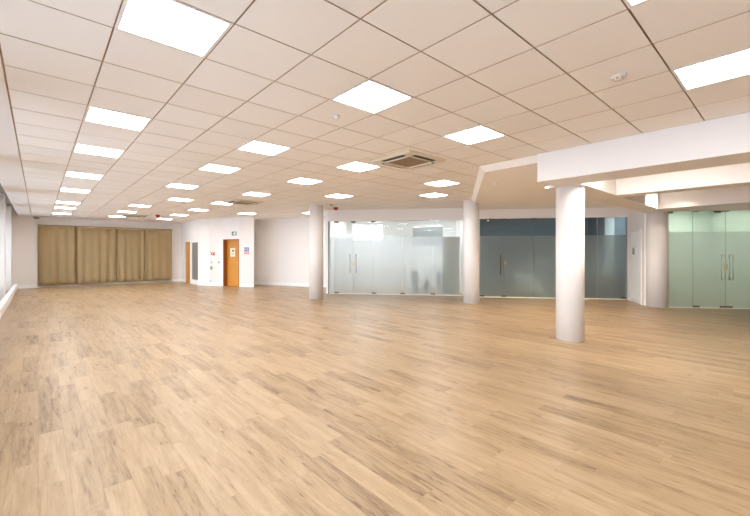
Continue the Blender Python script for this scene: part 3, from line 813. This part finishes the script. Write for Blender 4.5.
# dark rooms
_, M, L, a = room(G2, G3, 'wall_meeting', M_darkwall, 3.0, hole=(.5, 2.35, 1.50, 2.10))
w = structure(empty('window_9', M @ Vector((.5, 3.04, 1.5)), a))
bm = bmesh.new()
for q in ((0, .04, 0, .6), (1.81, 1.85, 0, .6), (.04, 1.81, 0, .04), (.04, 1.81, .56, .6), (.9, .94, .04, .56)): add_box(bm, q[0], q[1], -.03, .03, q[2], q[3])
obj('window_frame', bm, M_greyp, w)
bm = bmesh.new(); add_box(bm, .03, 1.82, -.004, .004, .03, .57); obj('pane', bm, M_tintwin, w)
for sx, lb in ((1.0, 'added unseen lamp lighting the dark glass from behind, left of its pair'), (3.7, 'added unseen lamp lighting the dark glass from behind, right of its pair')):  # unseen lamps added to brighten the top of the frosted film
    t = empty('glass_fill_lamp', M @ Vector((sx, .55, 2.95)), a); tag(t, lb, 'ceiling light', 'added fill lamps in the dark room')
    bm = bmesh.new(); add_box(bm, -.33, .33, -.2, .2, -.02, 0, bevel=.004); obj('housing', bm, M_plastw, t)
    bm = bmesh.new(); add_box(bm, -.30, .30, -.17, .17, -.026, -.0205); obj('diffuser', bm, M_fill, t)
t = empty('low_cabinet', M @ Vector((3.2, .30, 0)), a); tag(t, 'long dark low cabinet with grey top behind the narrow dark glass', 'cabinet')
bm = bmesh.new(); add_box(bm, 0, 1.35, 0, .5, 0, .74, bevel=.006); obj('body', bm, M_cabd, t)
bm = bmesh.new(); add_box(bm, -.02, 1.37, -.03, .52, .741, .86, bevel=.015); obj('top', bm, M_cabt, t)
t = empty('armchair', M @ Vector((1.35, .45, 0)), a); tag(t, 'pale low armchair blurred behind the dark frosted glass', 'armchair')
bm = bmesh.new(); add_box(bm, .1, .72, 0, .6, .16, .42, bevel=.05); obj('seat', bm, M_pale, t)
bm = bmesh.new(); add_box(bm, .06, .76, .5, .66, .3, .74, bevel=.06); obj('backrest', bm, M_pale, t)
for s in (.0, .72):
    bm = bmesh.new(); add_box(bm, s, s + .12, 0, .62, .14, .58, bevel=.045); obj('armrest', bm, M_pale, t)
for sx in (.08, .72):
    for sy in (.06, .54):
        bm = bmesh.new(); add_lathe(bm, [(0, 0), (.018, 0), (.025, .16), (0, .16)], 12, Matrix.Translation((sx, sy, 0))); obj('leg', bm, M_cabd, t)

# green lobby
_, M, L, a = room(E2, E3, 'wall_entrance', M_lobby, 3.2)
for sx, sy, lb in ((.55, .8, 'near left added unseen panel lighting the lobby behind the green glass doors'), (2.1, .8, 'near right added unseen panel lighting the lobby behind the green glass doors'), (.55, 2.3, 'far left added unseen panel lighting the lobby behind the green glass doors'), (2.1, 2.3, 'far right added unseen panel lighting the lobby behind the green glass doors')):  # unseen lamps put in to brighten the green glass
    t = empty('fill_panel', M @ Vector((sx, sy, 2.95)), a); tag(t, lb, 'ceiling light', 'added lobby fill panels')
    f = me_f.copy(); dd = me_d.copy(); C.objects.link(f); C.objects.link(dd); f.parent = t; dd.parent = t
    f.location = dd.location = (0, 0, -.022)

# ------------------------------------------------------------------ daylight and camera
w = bpy.data.worlds.new('daylight'); scene.world = w; w.use_nodes = True
nt = w.node_tree; bg = nt.nodes['Background']; bg.inputs[1].default_value = 7.5
tcw = nt.nodes.new('ShaderNodeTexCoord'); spw = nt.nodes.new('ShaderNodeSeparateXYZ'); rw = nt.nodes.new('ShaderNodeValToRGB')
nt.links.new(tcw.outputs['Generated'], spw.inputs[0])
nt.links.new(math_n(nt, 'ADD', math_n(nt, 'MULTIPLY', spw.outputs[2], 0.5), 0.5), rw.inputs[0]); nt.links.new(rw.outputs[0], bg.inputs[0])
rw.color_ramp.elements[0].position = 0.46; rw.color_ramp.elements[0].color = (0.46, 0.54, 0.64, 1)
rw.color_ramp.elements[1].position = 0.54; rw.color_ramp.elements[1].color = (0.78, 0.90, 1.0, 1)
for k, (y0, y1) in enumerate(wins):
    ld = bpy.data.lights.new('window_daylight', 'AREA'); ld.shape = 'RECTANGLE'
    ld.size = y1 - y0; ld.size_y = 2.3; ld.cycles.is_portal = True
    lo_ = bpy.data.objects.new('window_daylight', ld); C.objects.link(lo_)
    lo_.location = (-1.80, (y0 + y1) / 2, 1.6)
    lo_.rotation_euler = (R(90), 0, R(-90))

cam = bpy.data.cameras.new('camera'); co = bpy.data.objects.new('camera', cam); C.objects.link(co)
cam.sensor_width = 36; cam.lens = 376.0 / 750 * 36; cam.shift_y = -5.0 / 750; cam.shift_x = 0.7 / 750
cam.clip_start = 0.05
co.location = (0, 0, 1.465); co.rotation_euler = (R(90), 0, R(-41.786))
scene.camera = co
vs = scene.view_settings
vs.view_transform = 'Standard'; vs.look = 'None'; vs.gamma = 1.0; vs.use_curve_mapping = False; vs.exposure = 0.40
cy = scene.cycles
cy.use_denoising = True
cy.max_bounces = 14; cy.diffuse_bounces = 8; cy.glossy_bounces = 4; cy.transmission_bounces = 8; cy.transparent_max_bounces = 16
cy.sample_clamp_indirect = 10
